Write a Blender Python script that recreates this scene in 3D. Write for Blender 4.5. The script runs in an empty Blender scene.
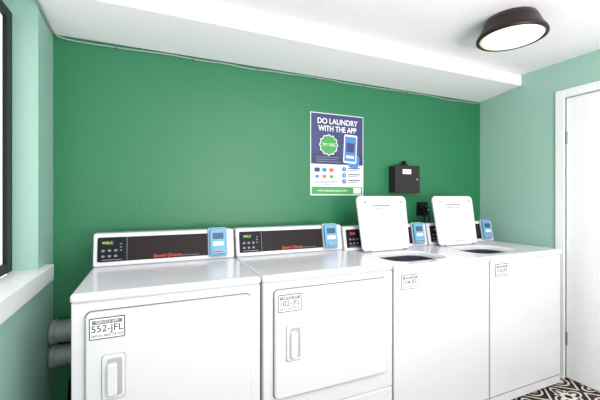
import bpy, bmesh, math, random
from mathutils import Matrix, Vector
random.seed(3)
H=1.33
D=2.2
XL=-0.475
XR=2.785
CZ=H+1.0
SZ=H+0.867
YF=1.44

scene=bpy.context.scene
try:
    scene.view_settings.view_transform='Standard'
    scene.view_settings.look='None'
except Exception as e: print(e)

def srgb(r,g,b):
    def f(c):
        c/=255.0
        return c/12.92 if c<=0.04045 else ((c+0.055)/1.055)**2.4
    return (f(r),f(g),f(b),1)

def mat(name,col,rough=0.5,metal=0,bump=0,bscale=60,var=0.0,emit=0,spec=0.5,coat=0):
    m=bpy.data.materials.new(name); m.use_nodes=True
    nt=m.node_tree; b=nt.nodes['Principled BSDF']
    b.inputs['Base Color'].default_value=col
    b.inputs['Roughness'].default_value=rough
    b.inputs['Metallic'].default_value=metal
    b.inputs['Specular IOR Level'].default_value=spec
    if coat: b.inputs['Coat Weight'].default_value=coat
    if emit:
        b.inputs['Emission Color'].default_value=col
        b.inputs['Emission Strength'].default_value=emit
    tc=nt.nodes.new('ShaderNodeTexCoord')
    n=nt.nodes.new('ShaderNodeTexNoise'); n.inputs['Scale'].default_value=bscale
    n.inputs['Detail'].default_value=3
    nt.links.new(tc.outputs['Object'],n.inputs['Vector'])
    if bump:
        bp=nt.nodes.new('ShaderNodeBump'); bp.inputs['Strength'].default_value=bump
        bp.inputs['Distance'].default_value=0.01
        nt.links.new(n.outputs['Fac'],bp.inputs['Height'])
        nt.links.new(bp.outputs['Normal'],b.inputs['Normal'])
    n2=nt.nodes.new('ShaderNodeTexNoise'); n2.inputs['Scale'].default_value=2.5
    nt.links.new(tc.outputs['Object'],n2.inputs['Vector'])
    mx=nt.nodes.new('ShaderNodeMix'); mx.data_type='RGBA'
    v=var if var else 0.02
    mx.inputs['A'].default_value=tuple(c*(1-v) for c in col[:3])+(1,)
    mx.inputs['B'].default_value=tuple(min(1,c*(1+v)) for c in col[:3])+(1,)
    nt.links.new(n2.outputs['Fac'],mx.inputs['Factor'])
    nt.links.new(mx.outputs['Result'],b.inputs['Base Color'])
    return m

M_green=mat('green_paint',srgb(38,119,79),0.42,bump=0.18,bscale=55,var=0.04)
M_mint=mat('mint_paint',srgb(156,194,180),0.5,bump=0.1,bscale=70,var=0.03)
M_ceil=mat('ceiling_paint',srgb(248,244,247),0.7,bump=0.15,bscale=60)
M_trim=mat('trim_white',srgb(238,238,238),0.35)
M_door=mat('door_white',srgb(240,238,240),0.4)
M_app=mat('appliance_enamel',srgb(219,217,221),0.22,coat=0.2)
M_lid=mat('lid_enamel',srgb(226,224,226),0.3)
M_seam=mat('seam_grey',srgb(115,117,121),0.6)
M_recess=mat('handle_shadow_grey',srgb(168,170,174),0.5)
M_panel=mat('console_black',srgb(40,33,34),0.35,spec=0.12)
M_panel2=mat('console_charcoal',srgb(26,28,33),0.35,spec=0.12)
M_red=mat('led_red',srgb(235,90,45),0.4,emit=0.5)
M_grn=mat('led_green',srgb(170,215,80),0.4,emit=0.5)
M_or=mat('print_red',srgb(225,80,50),0.5)
M_btn=mat('button_grey',srgb(130,135,140),0.4)
M_white=mat('print_white',srgb(232,232,232),0.5)
M_blk=mat('print_black',srgb(18,18,20),0.5,spec=0.2)
M_cyan=mat('reader_blue',srgb(98,158,198),0.4)
M_cyan2=mat('reader_grey',srgb(165,180,190),0.4)
M_screen=mat('reader_screen',srgb(60,85,110),0.2)
M_navy=mat('poster_navy',srgb(58,62,112),0.4)
M_navy2=mat('poster_navy_dark',srgb(44,48,94),0.4)
M_pgreen=mat('poster_green',srgb(66,158,76),0.4)
M_pblue=mat('poster_blue',srgb(70,130,195),0.4)
M_pred=mat('poster_orange',srgb(225,100,50),0.4)
M_box=mat('box_charcoal',srgb(46,42,42),0.45,spec=0.25)
M_dark=mat('dark_plastic',srgb(24,24,26),0.45,spec=0.2)
M_bronze=mat('bronze_metal',srgb(38,28,25),0.35,metal=0.4)
M_lens=mat('lamp_glass',srgb(255,246,228),0.4,emit=0.5)
M_foil=mat('duct_foil',srgb(150,160,157),0.45,metal=0.3)
M_steel=mat('tub_steel',srgb(100,108,115),0.3,metal=0.6)
M_cable=mat('cable_grey',srgb(150,165,158),0.5)
M_frame=mat('window_frame_black',srgb(24,26,30),0.4,spec=0.2)
M_hinge=mat('hinge_metal',srgb(150,150,150),0.3,metal=0.8)

def glass_mat():
    m=bpy.data.materials.new('window_glass'); m.use_nodes=True
    nt=m.node_tree; nt.nodes.clear()
    o=nt.nodes.new('ShaderNodeOutputMaterial'); t=nt.nodes.new('ShaderNodeBsdfTransparent')
    g=nt.nodes.new('ShaderNodeBsdfGlossy'); g.inputs['Roughness'].default_value=0.02
    mx=nt.nodes.new('ShaderNodeMixShader'); mx.inputs[0].default_value=0.06
    t.inputs[0].default_value=(0.93,0.96,0.97,1)
    nt.links.new(t.outputs[0],mx.inputs[1]); nt.links.new(g.outputs[0],mx.inputs[2]); nt.links.new(mx.outputs[0],o.inputs[0])
    return m
M_glass=glass_mat()

def tile_mat():
    m=bpy.data.materials.new('patterned_tile'); m.use_nodes=True
    nt=m.node_tree; b=nt.nodes['Principled BSDF']; L=nt.links
    def mth(op,a,bb=None,c=None):
        n=nt.nodes.new('ShaderNodeMath'); n.operation=op
        for i,v in enumerate((a,bb,c)):
            if v is None: continue
            if isinstance(v,(int,float)): n.inputs[i].default_value=v
            else: L.new(v,n.inputs[i])
        return n.outputs[0]
    tc=nt.nodes.new('ShaderNodeTexCoord'); sp=nt.nodes.new('ShaderNodeSeparateXYZ')
    L.new(tc.outputs['Object'],sp.inputs[0])
    S=0.30
    u=mth('SUBTRACT',mth('FRACT',mth('DIVIDE',sp.outputs[0],S)),0.5)
    v=mth('SUBTRACT',mth('FRACT',mth('DIVIDE',sp.outputs[1],S)),0.5)
    au=mth('ABSOLUTE',u); av=mth('ABSOLUTE',v)
    man=mth('ADD',au,av)
    r=mth('SQRT',mth('ADD',mth('MULTIPLY',u,u),mth('MULTIPLY',v,v)))
    th=mth('ARCTAN2',v,u)
    c4=mth('COSINE',mth('MULTIPLY',th,4)); c8=mth('COSINE',mth('MULTIPLY',th,8))
    cu=mth('SUBTRACT',au,0.5); cv=mth('SUBTRACT',av,0.5)
    rc=mth('SQRT',mth('ADD',mth('MULTIPLY',cu,cu),mth('MULTIPLY',cv,cv)))
    star=mth('LESS_THAN',r,mth('ADD',0.2,mth('MULTIPLY',c8,0.07)))
    core=mth('LESS_THAN',r,0.075)
    dia2=mth('COMPARE',man,0.56,0.03)
    petal=mth('LESS_THAN',r,mth('ADD',0.30,mth('MULTIPLY',c4,0.10)))
    petal_i=mth('LESS_THAN',r,mth('ADD',0.25,mth('MULTIPLY',c4,0.09)))
    cring=mth('COMPARE',rc,0.21,0.022)
    cdot=mth('LESS_THAN',rc,0.12)
    cdot2=mth('LESS_THAN',rc,0.05)
    def xor(a,b_): return mth('ABSOLUTE',mth('SUBTRACT',a,b_))
    f=xor(xor(petal,petal_i),xor(star,core))
    f=mth('MAXIMUM',f,dia2)
    f=mth('MAXIMUM',f,cring); f=mth('MAXIMUM',f,xor(cdot,cdot2))
    edge=mth('GREATER_THAN',mth('MAXIMUM',au,av),0.494)
    mx=nt.nodes.new('ShaderNodeMix'); mx.data_type='RGBA'
    mx.inputs['A'].default_value=srgb(26,25,27); mx.inputs['B'].default_value=srgb(222,212,198)
    L.new(f,mx.inputs['Factor'])
    mx2=nt.nodes.new('ShaderNodeMix'); mx2.data_type='RGBA'
    mx2.inputs['B'].default_value=srgb(120,112,104)
    L.new(mx.outputs['Result'],mx2.inputs['A']); L.new(edge,mx2.inputs['Factor'])
    L.new(mx2.outputs['Result'],b.inputs['Base Color']); b.inputs['Roughness'].default_value=0.6
    b.inputs['Specular IOR Level'].default_value=0.25
    return m
M_tile=tile_mat()

def link(o,parent=None):
    bpy.context.collection.objects.link(o)
    if parent is not None:
        o.parent=parent
        o.matrix_parent_inverse=Matrix.Translation(-parent.location)
    return o
def empty(name,loc):
    e=bpy.data.objects.new(name,None); e.location=loc; e.empty_display_size=0.1
    bpy.context.collection.objects.link(e); return e
def mesh_obj(name,verts,faces,m,parent=None,bevel=0,seg=3,M=None,smooth=True):
    me=bpy.data.meshes.new(name); me.from_pydata([tuple(v) for v in verts],[],faces)
    bm=bmesh.new(); bm.from_mesh(me); bmesh.ops.recalc_face_normals(bm,faces=bm.faces); bm.to_mesh(me); bm.free()
    if M is not None: me.transform(M)
    me.materials.append(m)
    o=bpy.data.objects.new(name,me); link(o,parent)
    if bevel:
        for p in me.polygons: p.use_smooth=True
        md=o.modifiers.new('bevel','BEVEL'); md.width=bevel; md.segments=seg; md.limit_method='ANGLE'; md.angle_limit=math.radians(40)
        md.use_clamp_overlap=True
        w=o.modifiers.new('wn','WEIGHTED_NORMAL'); w.keep_sharp=False
    return o
def box(name,x0,x1,y0,y1,z0,z1,m,parent=None,bevel=0,seg=3,M=None):
    v=[(x,y,z) for z in (z0,z1) for y in (y0,y1) for x in (x0,x1)]
    f=[(0,2,3,1),(4,5,7,6),(0,1,5,4),(2,6,7,3),(0,4,6,2),(1,3,7,5)]
    return mesh_obj(name,v,f,m,parent,bevel,seg,M)
def rr(cx,cz,w,h,r,n=6):
    pts=[]
    for (sx,sz,a0) in ((1,1,0),(-1,1,90),(-1,-1,180),(1,-1,270)):
        for i in range(n+1):
            a=math.radians(a0+90*i/n)
            pts.append((cx+sx*(w/2-r)+r*math.cos(a),cz+sz*(h/2-r)+r*math.sin(a)))
    return pts
def plate(name,pts,y0,y1,m,parent=None,bevel=0,seg=3,M=None):
    n=len(pts)
    v=[(p[0],y0,p[1]) for p in pts]+[(p[0],y1,p[1]) for p in pts]
    f=[tuple(range(n)),tuple(range(2*n-1,n-1,-1))]+[(i,(i+1)%n,(i+1)%n+n,i+n) for i in range(n)]
    return mesh_obj(name,v,f,m,parent,bevel,seg,M)
def lathe(name,prof,m,parent=None,seg=48,M=None,close=True):
    v=[];f=[]
    for (r,z) in prof:
        for i in range(seg):
            a=2*math.pi*i/seg; v.append((r*math.cos(a),r*math.sin(a),z))
    for j in range(len(prof)-1):
        for i in range(seg):
            k=(i+1)%seg
            f.append((j*seg+i,j*seg+k,(j+1)*seg+k,(j+1)*seg+i))
    if close:
        f.append(tuple(range(seg))); f.append(tuple((len(prof)-1)*seg+i for i in range(seg)))
    o=mesh_obj(name,v,f,m,parent,0,3,M)
    for p in o.data.polygons: p.use_smooth=len(p.vertices)==4
    return o
def text(name,s,x,y,z,size,m,parent,align='CENTER',M=None,bold=0,shear=0,sx=1):
    c=bpy.data.curves.new(name,'FONT'); c.body=s; c.size=size; c.align_x=align; c.align_y='CENTER'
    c.extrude=0.0003; c.offset=bold; c.shear=shear
    c.materials.append(m)
    o=bpy.data.objects.new(name,c); link(o,parent)
    W=Matrix.Translation((x,y,z))@Matrix.Rotation(math.radians(90),4,'X')@Matrix.Diagonal((sx,1,1,1))
    if M is not None: W=M@W
    o.matrix_basis=W
    return o
def tube(name,pts,r,m,parent=None,cyc=False):
    c=bpy.data.curves.new(name,'CURVE'); c.dimensions='3D'; c.bevel_depth=r; c.bevel_resolution=3
    s=c.splines.new('NURBS'); s.points.add(len(pts)-1)
    for i,p in enumerate(pts): s.points[i].co=(*p,1)
    s.use_endpoint_u=True; s.order_u=3
    c.materials.append(m)
    o=bpy.data.objects.new(name,c); link(o,parent); return o

# ---------------- ROOM ----------------
YB=-1.8
box('floor',XL-0.115,XR+0.2,YB,D+0.15,-0.1,0,M_tile)
box('wall_back',XL-0.115,XR+0.2,D,D+0.15,0,CZ+0.1,M_green)
box('ceiling',XL-0.115,XR+0.2,YB,D+0.15,CZ,CZ+0.1,M_ceil)
# boxed bulkhead along the back wall
SB=H+0.91
v=[];
for x in (XL,XR):
    v+= [(x,D,SZ),(x,1.81,SB),(x,1.81,CZ+0.001),(x,D,CZ+0.001)]
mesh_obj('ceiling_bulkhead',v,[(0,1,2,3),(7,6,5,4),(0,4,5,1),(1,5,6,2),(2,6,7,3),(3,7,4,0)],M_ceil,None,0.012,4)
# right wall with door opening
DY1=1.50; DY0=0.62; DZ=2.06
def wallr():
    bm=bmesh.new()
    me=bpy.data.meshes.new('wall_right')
    for (y0,y1,z0,z1) in ((DY1,D,0,CZ),(YB,DY0,0,CZ),(DY0,DY1,DZ,CZ)):
        r=bmesh.ops.create_cube(bm,size=1)
        for q in r['verts']:
            q.co=Vector((XR+0.075+q.co.x*0.15,(y0+y1)/2+q.co.y*(y1-y0),(z0+z1)/2+q.co.z*(z1-z0)))
    bm.to_mesh(me); me.materials.append(M_mint)
    o=bpy.data.objects.new('wall_right',me); link(o)
wallr()
d=empty('door_1',(XR+0.03,(DY0+DY1)/2,0))
box('slab',XR+0.006,XR+0.046,DY0+0.004,DY1-0.008,0.008,DZ-0.008,M_door,d,0.003)
box('hinge_1',XR-0.002,XR+0.012,DY1-0.016,DY1-0.006,1.72,1.81,M_hinge,d,0.002)
box('hinge_2',XR-0.002,XR+0.012,DY1-0.016,DY1-0.006,0.25,0.34,M_hinge,d,0.002)
lathe('knob',[(0.028,0),(0.028,0.01),(0.012,0.015),(0.012,0.03),(0.027,0.045),(0.03,0.06),(0.02,0.07)],M_hinge,d,24,Matrix.Translation((XR+0.006,DY0+0.07,0.95))@Matrix.Rotation(-math.pi/2,4,'Y'))
t=empty('trim_1',(XR,DY1,0))
box('casing_far',XR-0.016,XR-0.0005,DY1-0.004,DY1+0.056,0,DZ+0.056,M_trim,t,0.004)
box('casing_near',XR-0.016,XR-0.0005,DY0-0.056,DY0+0.004,0,DZ+0.056,M_trim,t,0.004)
box('casing_top',XR-0.016,XR-0.0005,DY0+0.004,DY1-0.004,DZ-0.004,DZ+0.056,M_trim,t,0.004)
# left wall with window recess
WT=0.115
WY1=1.934; WY0=0.2; WZ0=H-0.40; WZ1=2.24
me=bpy.data.meshes.new('wall_left'); bm=bmesh.new()
for (y0,y1,z0,z1) in ((WY1,D,0,CZ),(YB,WY0,0,CZ),(WY0,WY1,0,WZ0),(WY0,WY1,WZ1,CZ)):
    r=bmesh.ops.create_cube(bm,size=1)
    for q in r['verts']:
        q.co=Vector((XL-WT/2+q.co.x*WT,(y0+y1)/2+q.co.y*(y1-y0),(z0+z1)/2+q.co.z*(z1-z0)))
bm.to_mesh(me); me.materials.append(M_mint); link(bpy.data.objects.new('wall_left',me))
box('trim_2',XL-0.095,XL+0.035,WY0-0.05,2.06,H-0.415,H-0.335,M_trim,None,0.006)
w=empty('window_1',(XL-0.10,1.0,1.6))
xa,xb=XL-0.112,XL-0.095
wz0=H-0.335; wz1=2.16
FW=0.065
box('head_panel',xa,xb,WY0,WY1,wz1,WZ1,M_mint,w)
box('frame_far',xa,xb,WY1-FW,WY1,wz0,wz1,M_frame,w,0.003)
box('frame_near',xa,xb,WY0,WY0+FW,wz0,wz1,M_frame,w,0.003)
box('frame_top',xa,xb,WY0+FW,WY1-FW,wz1-0.045,wz1,M_frame,w,0.003)
box('frame_bottom',xa,xb,WY0+FW,WY1-FW,wz0,wz0+0.045,M_frame,w,0.003)
box('mullion',xa,xb,1.04,1.08,wz0+.045,wz1-.045,M_frame,w,0.003)
box('glass',xa+0.003,xa+0.007,WY0+FW,WY1-FW,wz0+.045,wz1-.045,M_glass,w)

# ---------------- CONSOLE ----------------
YC=1.945; CH=0.165
def console(par,x0,x1,top,led,digits):
    th=-math.atan2(0.03,CH)
    yb=2.055
    prof=[(YC,top+0.001),(YC+0.03,top+CH),(yb,top+CH),(yb,top+0.001)]
    v=[(x,p[0],p[1]) for x in (x0,x1) for p in prof]
    mesh_obj('console_housing',v,[(0,1,2,3),(7,6,5,4),(0,4,5,1),(1,5,6,2),(2,6,7,3),(3,7,4,0)],M_app,par,0.01,4)
    M=Matrix.Translation((x0,YC,top))@Matrix.Rotation(th,4,'X')
    W=x1-x0
    plate('console_face',rr(0.02+(W-0.15)/2,0.086,W-0.15,0.122,0.006),-0.004,0.01,M_panel,par,0.002,2,M)
    plate('control_pad',rr(0.085,0.086,0.13,0.122,0.006),-0.007,0.005,M_panel2,par,0.002,2,M)
    plate('pad_border',rr(0.152,0.086,0.002,0.118,0.001),-0.0075,0.005,M_btn,par,0,2,M)
    plate('display',rr(0.065,0.118,0.06,0.022,0.002),-0.009,0.0,M_dark,par,0,2,M)
    text('display_digits',digits,0.065,-0.0095,0.118,0.018,led,par,M=M)
    for i in range(3):
        for j in range(2):
            plate('button_%d%d'%(i,j),rr(0.045+0.028*i,0.052+j*0.028,0.014,0.011,0.004),-0.0095,0,M_btn,par,0.001,2,M)
    for j in range(3):
        plate('indicator_%d'%j,rr(0.125,0.08+j*0.016,0.01,0.005,0.002),-0.0095,0,M_btn,par,0,2,M)
    plate('print_line',rr(0.085,0.034,0.09,0.003,0.001),-0.0095,0,M_btn,par,0,2,M)
    cx=0.15+(W-0.29)/2
    text('brand_print','Speed Queen',cx-0.015,-0.0052,0.040,0.025,M_or,par,M=M,shear=0.3)
    text('sub_print','Commercial Laundry',cx+0.10,-0.0052,0.036,0.012,M_btn,par,M=M)
    rx=W-0.095
    plate('reader_back',rr(rx,0.095,0.108,0.165,0.012),-0.012,0.0,M_cyan2,par,0.004,3,M)
    plate('reader_body',rr(rx,0.095,0.092,0.15,0.012),-0.03,-0.011,M_cyan,par,0.006,3,M)
    plate('reader_screen',rr(rx,0.128,0.06,0.034,0.004),-0.032,-0.02,M_screen,par,0.001,2,M)
    plate('reader_label',rr(rx,0.085,0.06,0.022,0.003),-0.0315,-0.02,M_white,par,0,2,M)
    box('reader_slot',rx-0.03,rx+0.03,-0.042,-0.02,0.032,0.05,M_cyan2,par,0.004,3,M)
    box('reader_slit',rx-0.024,rx+0.024,-0.043,-0.03,0.039,0.043,M_dark,par,0,3,M)

def sticker(par,cx,cz,wd,ht,y,code):
    plate('sticker',rr(cx,cz,wd,ht,0.004),y-0.001,y+0.001,M_blk,par,0)
    plate('sticker_inner',rr(cx,cz,wd*0.95,ht*0.92,0.003),y-0.0016,y+0.001,M_white,par,0)
    plate('sticker_strip',rr(cx,cz+ht*0.29,wd*0.84,ht*0.18,0.001),y-0.0017,y+0.001,M_seam,par,0)
    text('sticker_head','SERVICE APP',cx,y-0.0019,cz+ht*0.29,ht*0.17,M_white,par)
    text('sticker_code',code,cx,y-0.0019,cz-ht*0.02,ht*0.44,M_blk,par)
    text('sticker_foot','call or text 24 hrs',cx,y-0.0019,cz-ht*0.32,ht*0.18,M_blk,par)

def feet(par,x0,x1,y0,y1):
    for i,(x,y) in enumerate(((x0+.06,y0+.06),(x1-.06,y0+.06),(x0+.06,y1-.06),(x1-.06,y1-.06))):
        lathe('foot_%d'%(i+1),[(0.022,0),(0.022,0.012),(0.01,0.014),(0.01,0.035)],M_dark,par,16,Matrix.Translation((x,y,0)))

# ---------------- DRYERS ----------------
def dryer(x0,x1,code,led,digits):
    top=H-0.35
    g=0.002; x0+=g; x1-=g
    e=empty('clothes_dryer',((x0+x1)/2,1.75,0))
    yb=2.06
    box('body',x0+0.003,x1-0.003,YF+0.012,yb,0.03,top-0.034,M_app,e,0.006)
    box('top_plate',x0,x1,YF,yb,top-0.036,top,M_app,e,0.014,5)
    box('front_panel',x0+0.005,x1-0.005,YF+0.004,YF+0.02,0.335,top-0.04,M_app,e,0.005)
    box('lower_panel',x0+0.005,x1-0.005,YF+0.004,YF+0.02,0.035,0.33,M_app,e,0.005)
    cx=(x0+x1)/2
    dz1=top-0.07; dz0=H-0.905
    plate('door_gap',rr(cx,(dz0+dz1)/2,0.619,dz1-dz0+0.009,0.022),YF+0.0025,YF+0.01,M_seam,e)
    plate('door',rr(cx,(dz0+dz1)/2,0.612,dz1-dz0,0.02),YF-0.016,YF+0.01,M_app,e,0.007,4)
    hx=cx-0.306+0.09; hz=H-0.66
    plate('handle_edge',rr(hx,hz,0.080,0.166,0.012),YF-0.0168,YF-0.012,M_recess,e,0,2)
    plate('handle_rim',rr(hx,hz,0.075,0.161,0.012),YF-0.023,YF-0.012,M_app,e,0.004,3)
    plate('handle_recess',rr(hx+0.004,hz,0.050,0.136,0.008),YF-0.0235,YF-0.012,M_recess,e,0,2)
    plate('handle_pull',rr(hx-0.004,hz-0.006,0.034,0.118,0.01),YF-0.038,YF-0.015,M_app,e,0.007,4)
    sticker(e,cx-0.306+0.07,dz1-0.058,0.115,0.078,YF-0.0165,code)
    box('hinge_1',cx+0.307,cx+0.315,YF-0.006,YF+0.01,dz1-0.1,dz1-0.07,M_app,e,0.002)
    box('hinge_2',cx+0.307,cx+0.315,YF-0.006,YF+0.01,dz0+0.07,dz0+0.1,M_app,e,0.002)
    feet(e,x0,x1,YF+.02,yb)
    console(e,x0+0.004,x1-0.004,top,led,digits)
dryer(-0.266,0.452,'552-JFL',M_grn,'WELC')
dryer(0.452,1.176,'102-JFL',M_grn,'WELC')

# ---------------- WASHERS ----------------
def washer(x0,x1,code,lx):
    top=H-0.365
    g=0.002; x0+=g; x1-=g
    e=empty('washing_machine',((x0+x1)/2,1.75,0))
    yb=2.06
    v=[(x,y,z) for z in (0.03,top-0.03) for y in (YF+0.008,yb) for x in (x0+0.003,x1-0.003)]
    f=[(0,2,3,1),(0,1,5,4),(2,6,7,3),(0,4,6,2),(1,3,7,5)]
    mesh_obj('body',v,f,M_app,e)
    box('kick_line',x0+0.004,x1-0.004,YF+0.0065,YF+0.012,0.085,0.089,M_seam,e)
    cy=1.665; ow,od=0.40,0.30
    rrp=rr(0,0,ow,od,0.10,15)
    X0,X1,Y0,Y1=x0-lx,x1-lx,YF-cy,yb-cy
    def onrect(p,ins,r=0.02):
        a0,a1,b0,b1=X0+ins,X1-ins,Y0+ins,Y1-ins
        s=1e9
        dx,dy=p
        if dx>0: s=min(s,a1/dx)
        if dx<0: s=min(s,a0/dx)
        if dy>0: s=min(s,b1/dy)
        if dy<0: s=min(s,b0/dy)
        return (dx*s,dy*s)
    pts=list(rrp)
    for c in ((X0,Y0),(X1,Y0),(X1,Y1),(X0,Y1)):
        a=math.atan2(c[1],c[0])
        k=min(range(len(pts)),key=lambda i:abs(math.atan2(pts[i][1],pts[i][0])-a))
        q=pts[k]; l=math.hypot(*q); pts[k]=(l*math.cos(a),l*math.sin(a))
    n=len(pts)
    rings=[]
    rings.append([(onrect(p,0)[0],onrect(p,0)[1],top-0.032) for p in pts])
    rings.append([(onrect(p,0)[0],onrect(p,0)[1],top-0.010) for p in pts])
    def sc(p,ins,z):
        q=onrect(p,0); 
        return (min(max(q[0],X0+ins),X1-ins),min(max(q[1],Y0+ins),Y1-ins),z)
    rings.append([sc(p,0.003,top-0.003) for p in pts])
    rings.append([sc(p,0.010,top) for p in pts])
    rings.append([(p[0]*1.05,p[1]*1.05,top) for p in pts])
    rings.append([(p[0]*1.02,p[1]*1.02,top-0.006) for p in pts])
    rings.append([(p[0]*0.98,p[1]*0.98,top-0.012) for p in pts])
    rings.append([(p[0]*0.96,p[1]*0.96,top-0.03) for p in pts])
    vv=[(p[0]+lx,p[1]+cy,p[2]) for r_ in rings for p in r_]
    ff=[]
    for j in range(len(rings)-1):
        for i in range(n):
            k=(i+1)%n; ff.append((j*n+i,j*n+k,(j+1)*n+k,(j+1)*n+i))
    o=mesh_obj('top_plate',vv,ff,M_app,e)
    for p in o.data.polygons: p.use_smooth=False
    prof=[(0.96,-0.028),(0.98,-0.06),(0.95,-0.40),(0.2,-0.43),(0.15,-0.25),(0.08,-0.12)]
    vv=[];ff=[]
    for s,z in prof:
        for p in pts: vv.append((p[0]*s+lx,p[1]*s+cy,top+z))
    for j in range(len(prof)-1):
        for i in range(n):
            k=(i+1)%n; ff.append((j*n+i,j*n+k,(j+1)*n+k,(j+1)*n+i))
    ff.append(tuple((len(prof)-1)*n+i for i in range(n)))
    mesh_obj('tub',vv,ff,M_steel,e)
    Mt=Matrix.Translation((lx,1.862,top+0.004))@Matrix.Rotation(-math.radians(10),4,'X')
    LW=0.415; LH=0.375
    pl=[]
    for (x,z) in rr(0,LH/2,LW,LH,0.035,8):
        t_=z/LH
        pl.append((x*(0.94+0.06*min(1,t_*1.5)),z))
    plate('lid_shell',pl,0.0,0.022,M_lid,e,0.009,4,Mt)
    pl2=[(x*0.86,0.03+ (z)*0.86) for (x,z) in pl]
    plate('lid_liner',pl2,-0.008,0.004,M_lid,e,0.006,3,Mt)
    plate('lid_notice',rr(-0.02,LH-0.07,0.15,0.008,0.002),-0.0086,0,M_btn,e,0,2,Mt)
    text('lid_notice_text','WARNING: do not reach in',-0.02,-0.0092,LH-0.09,0.012,M_btn,e,M=Mt)
    for i,s in enumerate((-1,1)):
        plate('lid_bumper_%d'%(i+1),rr(s*0.15,LH-0.045,0.014,0.014,0.006),-0.012,0,M_btn,e,0.002,2,Mt)
        box('lid_hinge_%d'%(i+1),lx+s*0.15-0.02,lx+s*0.15+0.02,1.862,1.885,top-0.002,top+0.014,M_btn,e,0.004)
    sticker(e,x0+0.11,top-0.095,0.12,0.078,YF+0.0075,code)
    feet(e,x0,x1,YF+.02,yb)
    console(e,x0+0.004,x1-0.004,top,M_red,'32.00')
washer(1.178,1.915,'104-JFL',1.47)
washer(1.918,2.64,'105-JFL',2.14)

# ---------------- DUCTS ----------------
def duct(par,name,z,y,x0,x1,r):
    prof=[];n=int((x1-x0)/0.012)
    for i in range(n*2+1):
        prof.append((r*(1.0 if i%2 else 0.93),(x1-x0)*i/(2*n)))
    lathe(name,prof,M_foil,par,28,Matrix.Translation((x0,y,z))@Matrix.Rotation(math.pi/2,4,'Y'))
dd=empty('dryer_vent_duct',(-0.3,2.128,0.6)); duct(dd,'flex_pipe',0.63,2.13,XL+0.001,0.2,0.058)
lathe('collar',[(0.062,0),(0.062,0.03),(0.05,0.031)],M_foil,dd,28,Matrix.Translation((XL+0.001,2.13,0.63))@Matrix.Rotation(math.pi/2,4,'Y'))
dd=empty('dryer_vent_duct',(-0.3,2.128,0.5)); duct(dd,'flex_pipe',0.505,2.13,XL+0.001,0.9,0.058)
lathe('collar',[(0.062,0),(0.062,0.03),(0.05,0.031)],M_foil,dd,28,Matrix.Translation((XL+0.001,2.13,0.505))@Matrix.Rotation(math.pi/2,4,'Y'))
dp=empty('drain_pipe',(-0.36,2.14,0.2))
tube('riser',[(-0.37,2.14,0.0),(-0.37,2.14,0.3),(-0.36,2.14,0.4),(-0.2,2.14,0.42)],0.03,M_dark,dp)

# ---------------- CEILING CABLE ----------------
cb=empty('ceiling_cable',(1.1,D-0.01,SZ))
pts=[(XL+0.008,1.2,CZ-0.008),(XL+0.008,1.78,CZ-0.012),(XL+0.008,1.795,SB-0.008),(XL+0.008,2.0,SZ+0.008),(XL+0.010,2.17,SZ-0.008),(XL+0.05,D-0.008,SZ-0.014)]
x=XL+0.15
while x<XR-0.03:
    pts.append((x,D-0.006,SZ-0.010+random.uniform(-0.007,0.003)+0.004*math.sin(x*7))); x+=0.11
pts.append((XR-0.02,D-0.006,SZ-0.012))
tube('cord',pts,0.0045,M_cable,cb)
k=0; x=XL+0.3
while x<XR-0.1:
    k+=1; box('clip_%d'%k,x-0.005,x+0.005,D-0.015,D-0.0005,SZ-0.022,SZ-0.004,M_seam,cb,0.002); x+=0.42

# ---------------- POSTER ----------------
px0,px1=1.05,1.50; pz1=H+0.613; pz0=H+0.012
po=empty('laundry_app_poster',((px0+px1)/2,D,(pz0+pz1)/2))
PW=px1-px0; PH=pz1-pz0
def P(u,v): return (px0+u*PW, pz1-v*PH)
box('sheet',px0,px1,D-0.004,D+0.001,pz0,pz1,M_white,po)
yy=D-0.0045
def prect(name,u0,v0,u1,v1,m,dy=0,r=0.001):
    a=P(u0,v0); b=P(u1,v1)
    return plate(name,rr((a[0]+b[0])/2,(a[1]+b[1])/2,abs(b[0]-a[0]),abs(b[1]-a[1]),r),yy-dy,D-0.003,m,po)
prect('blue_field',0.012,0.01,0.988,0.62,M_navy)
prect('blue_strip_dark',0.012,0.50,0.988,0.62,M_navy2,0.0003)  # darker navy strip printed across the foot of the blue field
c=P(0.5,0.10); text('headline_1','DO LAUNDRY',c[0],yy-0.001,c[1],0.056,M_white,po,bold=0.0013,sx=0.95)
c=P(0.5,0.19); text('headline_2','WITH THE APP',c[0],yy-0.001,c[1],0.056,M_white,po,bold=0.0013,sx=0.86)
c=P(0.33,0.385); pl=[]
for i in range(48):
    a=2*math.pi*i/48; r=0.068+0.005*math.cos(12*a); pl.append((c[0]+r*math.cos(a),c[1]+r*math.sin(a)))
plate('badge_edge',[(c[0]+(p[0]-c[0])*1.1,c[1]+(p[1]-c[1])*1.1) for p in pl],yy-0.0006,D-0.003,M_white,po)
plate('badge',pl,yy-0.001,D-0.003,M_pgreen,po)
text('badge_text','TRY FREE',c[0],yy-0.0015,c[1],0.031,M_white,po,sx=0.85)
for i in range(3):
    prect('caption_%d'%i,0.1,0.53+i*0.028,0.55-0.06*(i%2),0.538+i*0.028,M_btn,0.0006)
ph=P(0.74,0.42)
Mp=Matrix.Translation((ph[0],0,ph[1]))@Matrix.Rotation(math.radians(3),4,'Y')
plate('hand',rr(0.035,-0.09,0.10,0.1,0.03),yy-0.0006,D-0.003,M_pblue,po,0,3,Mp)
plate('phone',rr(0,0,0.115,0.215,0.014),yy-0.001,D-0.003,M_white,po,0,3,Mp)
plate('phone_screen',rr(0,0,0.098,0.185,0.006),yy-0.0014,D-0.003,M_pblue,po,0,3,Mp)
plate('phone_card',rr(0,0.01,0.07,0.07,0.005),yy-0.0018,D-0.003,M_navy,po,0,3,Mp)
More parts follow.
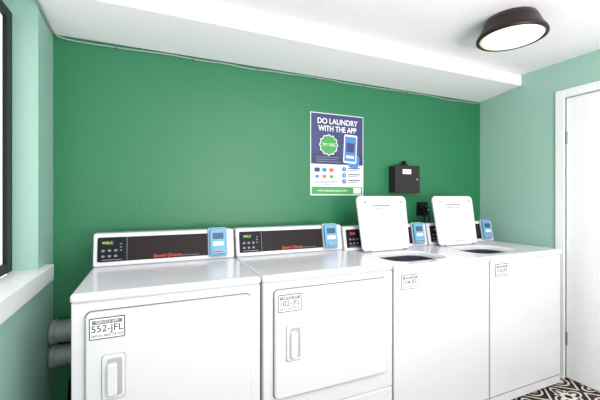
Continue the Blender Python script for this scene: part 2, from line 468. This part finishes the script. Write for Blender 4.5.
plate('phone_bar',rr(0,-0.06,0.07,0.02,0.004),yy-0.0018,D-0.003,M_white,po,0,3,Mp)
for i,(u,v,m,s) in enumerate(((0.12,0.69,M_navy,0.026),(0.25,0.69,M_pblue,0.022),(0.38,0.69,M_pred,0.022),(0.12,0.77,M_pblue,0.018),(0.25,0.77,M_pred,0.018),(0.38,0.77,M_pgreen,0.018))):
    a=P(u,v); plate('icon_%d'%i,rr(a[0],a[1],s*1.7,s*1.2,s*0.4),yy-0.0006,D-0.003,m,po)
for i,(u,v) in enumerate(((0.62,0.675),(0.62,0.75),(0.62,0.825))):
    a=P(u,v); plate('step_%d'%i,rr(a[0],a[1],0.036,0.036,0.017),yy-0.0006,D-0.003,M_pblue,po)
    text('step_number_%d'%i,str(i+1),a[0],yy-0.001,a[1],0.024,M_white,po)
    prect('step_text_a%d'%i,0.70,v-0.018,0.94,v-0.006,M_navy,0.0006)
    prect('step_text_b%d'%i,0.70,v+0.006,0.88,v+0.015,M_btn,0.0006)
for i in range(3):
    prect('fineprint_%d'%i,0.08,0.825+i*0.018,0.5-0.05*(i%3),0.832+i*0.018,M_btn,0.0006)
prect('green_band',0.02,0.895,0.98,0.985,M_pgreen,0.0004)
c=P(0.4,0.94); text('band_text','www.laundryapp.com',c[0],yy-0.001,c[1],0.028,M_white,po)
prect('qr_panel',0.80,0.905,0.95,0.975,M_white,0.0008)

# ---------------- CONTROL BOX ----------------
bx0,bx1=1.745,1.985; bz0=H+0.035; bz1=H+0.245
cbx=empty('electrical_box',((bx0+bx1)/2,D-0.04,(bz0+bz1)/2))
box('enclosure',bx0,bx1,D-0.075,D+0.002,bz0,bz1,M_box,cbx,0.006)
box('cover',bx0-0.004,bx1+0.004,D-0.085,D-0.073,bz0-0.003,bz1+0.004,M_box,cbx,0.004)
plate('notice',rr((bx0+bx1)/2-0.01,bz1-0.045,0.085,0.038,0.002),D-0.0862,D-0.08,M_white,cbx)
text('notice_text','CAUTION',(bx0+bx1)/2-0.01,D-0.0866,bz1-0.045,0.017,M_or,cbx)
lathe('latch',[(0.011,0),(0.011,0.008),(0.006,0.01)],M_hinge,cbx,16,Matrix.Translation((bx1-0.03,D-0.084,(bz0+bz1)/2))@Matrix.Rotation(math.pi/2,4,'X'))
lathe('conduit_fitting',[(0.03,0),(0.03,0.012),(0.02,0.014),(0.018,0.035),(0.01,0.04)],M_dark,cbx,20,Matrix.Translation(((bx0+bx1)/2,D-0.04,bz1+0.004)))

# outlet with plugs
ox=2.09; oz=H-0.10
ol=empty('power_outlet',(ox,D,oz))
plate('cover_plate',rr(ox,oz,0.12,0.115,0.008),D-0.006,D+0.001,M_dark,ol,0.002)
box('plug_1',ox-0.045,ox-0.008,D-0.05,D-0.006,oz+0.0,oz+0.04,M_dark,ol,0.006)
box('plug_2',ox+0.01,ox+0.045,D-0.045,D-0.006,oz-0.03,oz+0.015,M_dark,ol,0.006)
plate('plug_label',rr(ox+0.027,oz-0.005,0.02,0.018,0.002),D-0.0456,D-0.04,M_cyan,ol)
tube('cord_1',[(ox-0.026,D-0.045,oz+0.01),(ox-0.026,D-0.06,oz-0.05),(ox-0.03,D-0.04,oz-0.2),(ox-0.03,D-0.04,0.5)],0.005,M_dark,ol)
tube('cord_2',[(ox+0.028,D-0.04,oz-0.02),(ox+0.03,D-0.06,oz-0.08),(ox+0.03,D-0.04,oz-0.2),(ox+0.03,D-0.04,0.5)],0.005,M_dark,ol)

# ---------------- CEILING LIGHT ----------------
lx,ly=1.85,1.265
cl=empty('ceiling_light',(lx,ly,CZ))
lathe('shade',[(0.11,0),(0.125,-0.004),(0.138,-0.03),(0.15,-0.06),(0.170,-0.09),(0.175,-0.10),(0.175,-0.112),(0.166,-0.116),(0.158,-0.112),(0.152,-0.09)],M_bronze,cl,64,Matrix.Translation((lx,ly,CZ)),close=False)
lathe('glass',[(0.158,-0.106),(0.150,-0.116),(0.12,-0.124),(0.07,-0.129),(0.005,-0.131)],M_lens,cl,64,Matrix.Translation((lx,ly,CZ)))

# ---------------- LIGHTS ----------------
wd=bpy.data.worlds.new('world'); scene.world=wd; wd.use_nodes=True
wd.node_tree.nodes['Background'].inputs[0].default_value=(1,0.98,1,1)
wd.node_tree.nodes['Background'].inputs[1].default_value=1.8
def area(name,loc,rot,sx,sy,p,col=(1,1,1)):
    l=bpy.data.lights.new(name,'AREA'); l.shape='RECTANGLE'; l.size=sx; l.size_y=sy; l.energy=p; l.color=col
    o=bpy.data.objects.new(name,l); o.location=loc; o.rotation_euler=rot; bpy.context.collection.objects.link(o)
area('overhead_fill',(1.2,-0.2,CZ-0.02),(0,0,0),1.6,0.8,34,(1,0.97,0.95))  # unseen fill added overhead behind the camera to brighten the room
area('uplight_fill',(1.2,-0.9,1.1),(math.radians(160),0,0),1.4,1.0,80,(1,0.94,0.97))  # added fill out of view, aimed upward to lift the ceiling brightness

cam=bpy.data.cameras.new('camera'); cam.lens=340/600*36; cam.sensor_width=36; cam.shift_y=-0.005; cam.clip_start=0.02
co=bpy.data.objects.new('camera',cam); co.location=(0,0,H); co.rotation_euler=(math.radians(90),0,math.radians(-23.8))
bpy.context.collection.objects.link(co); scene.camera=co
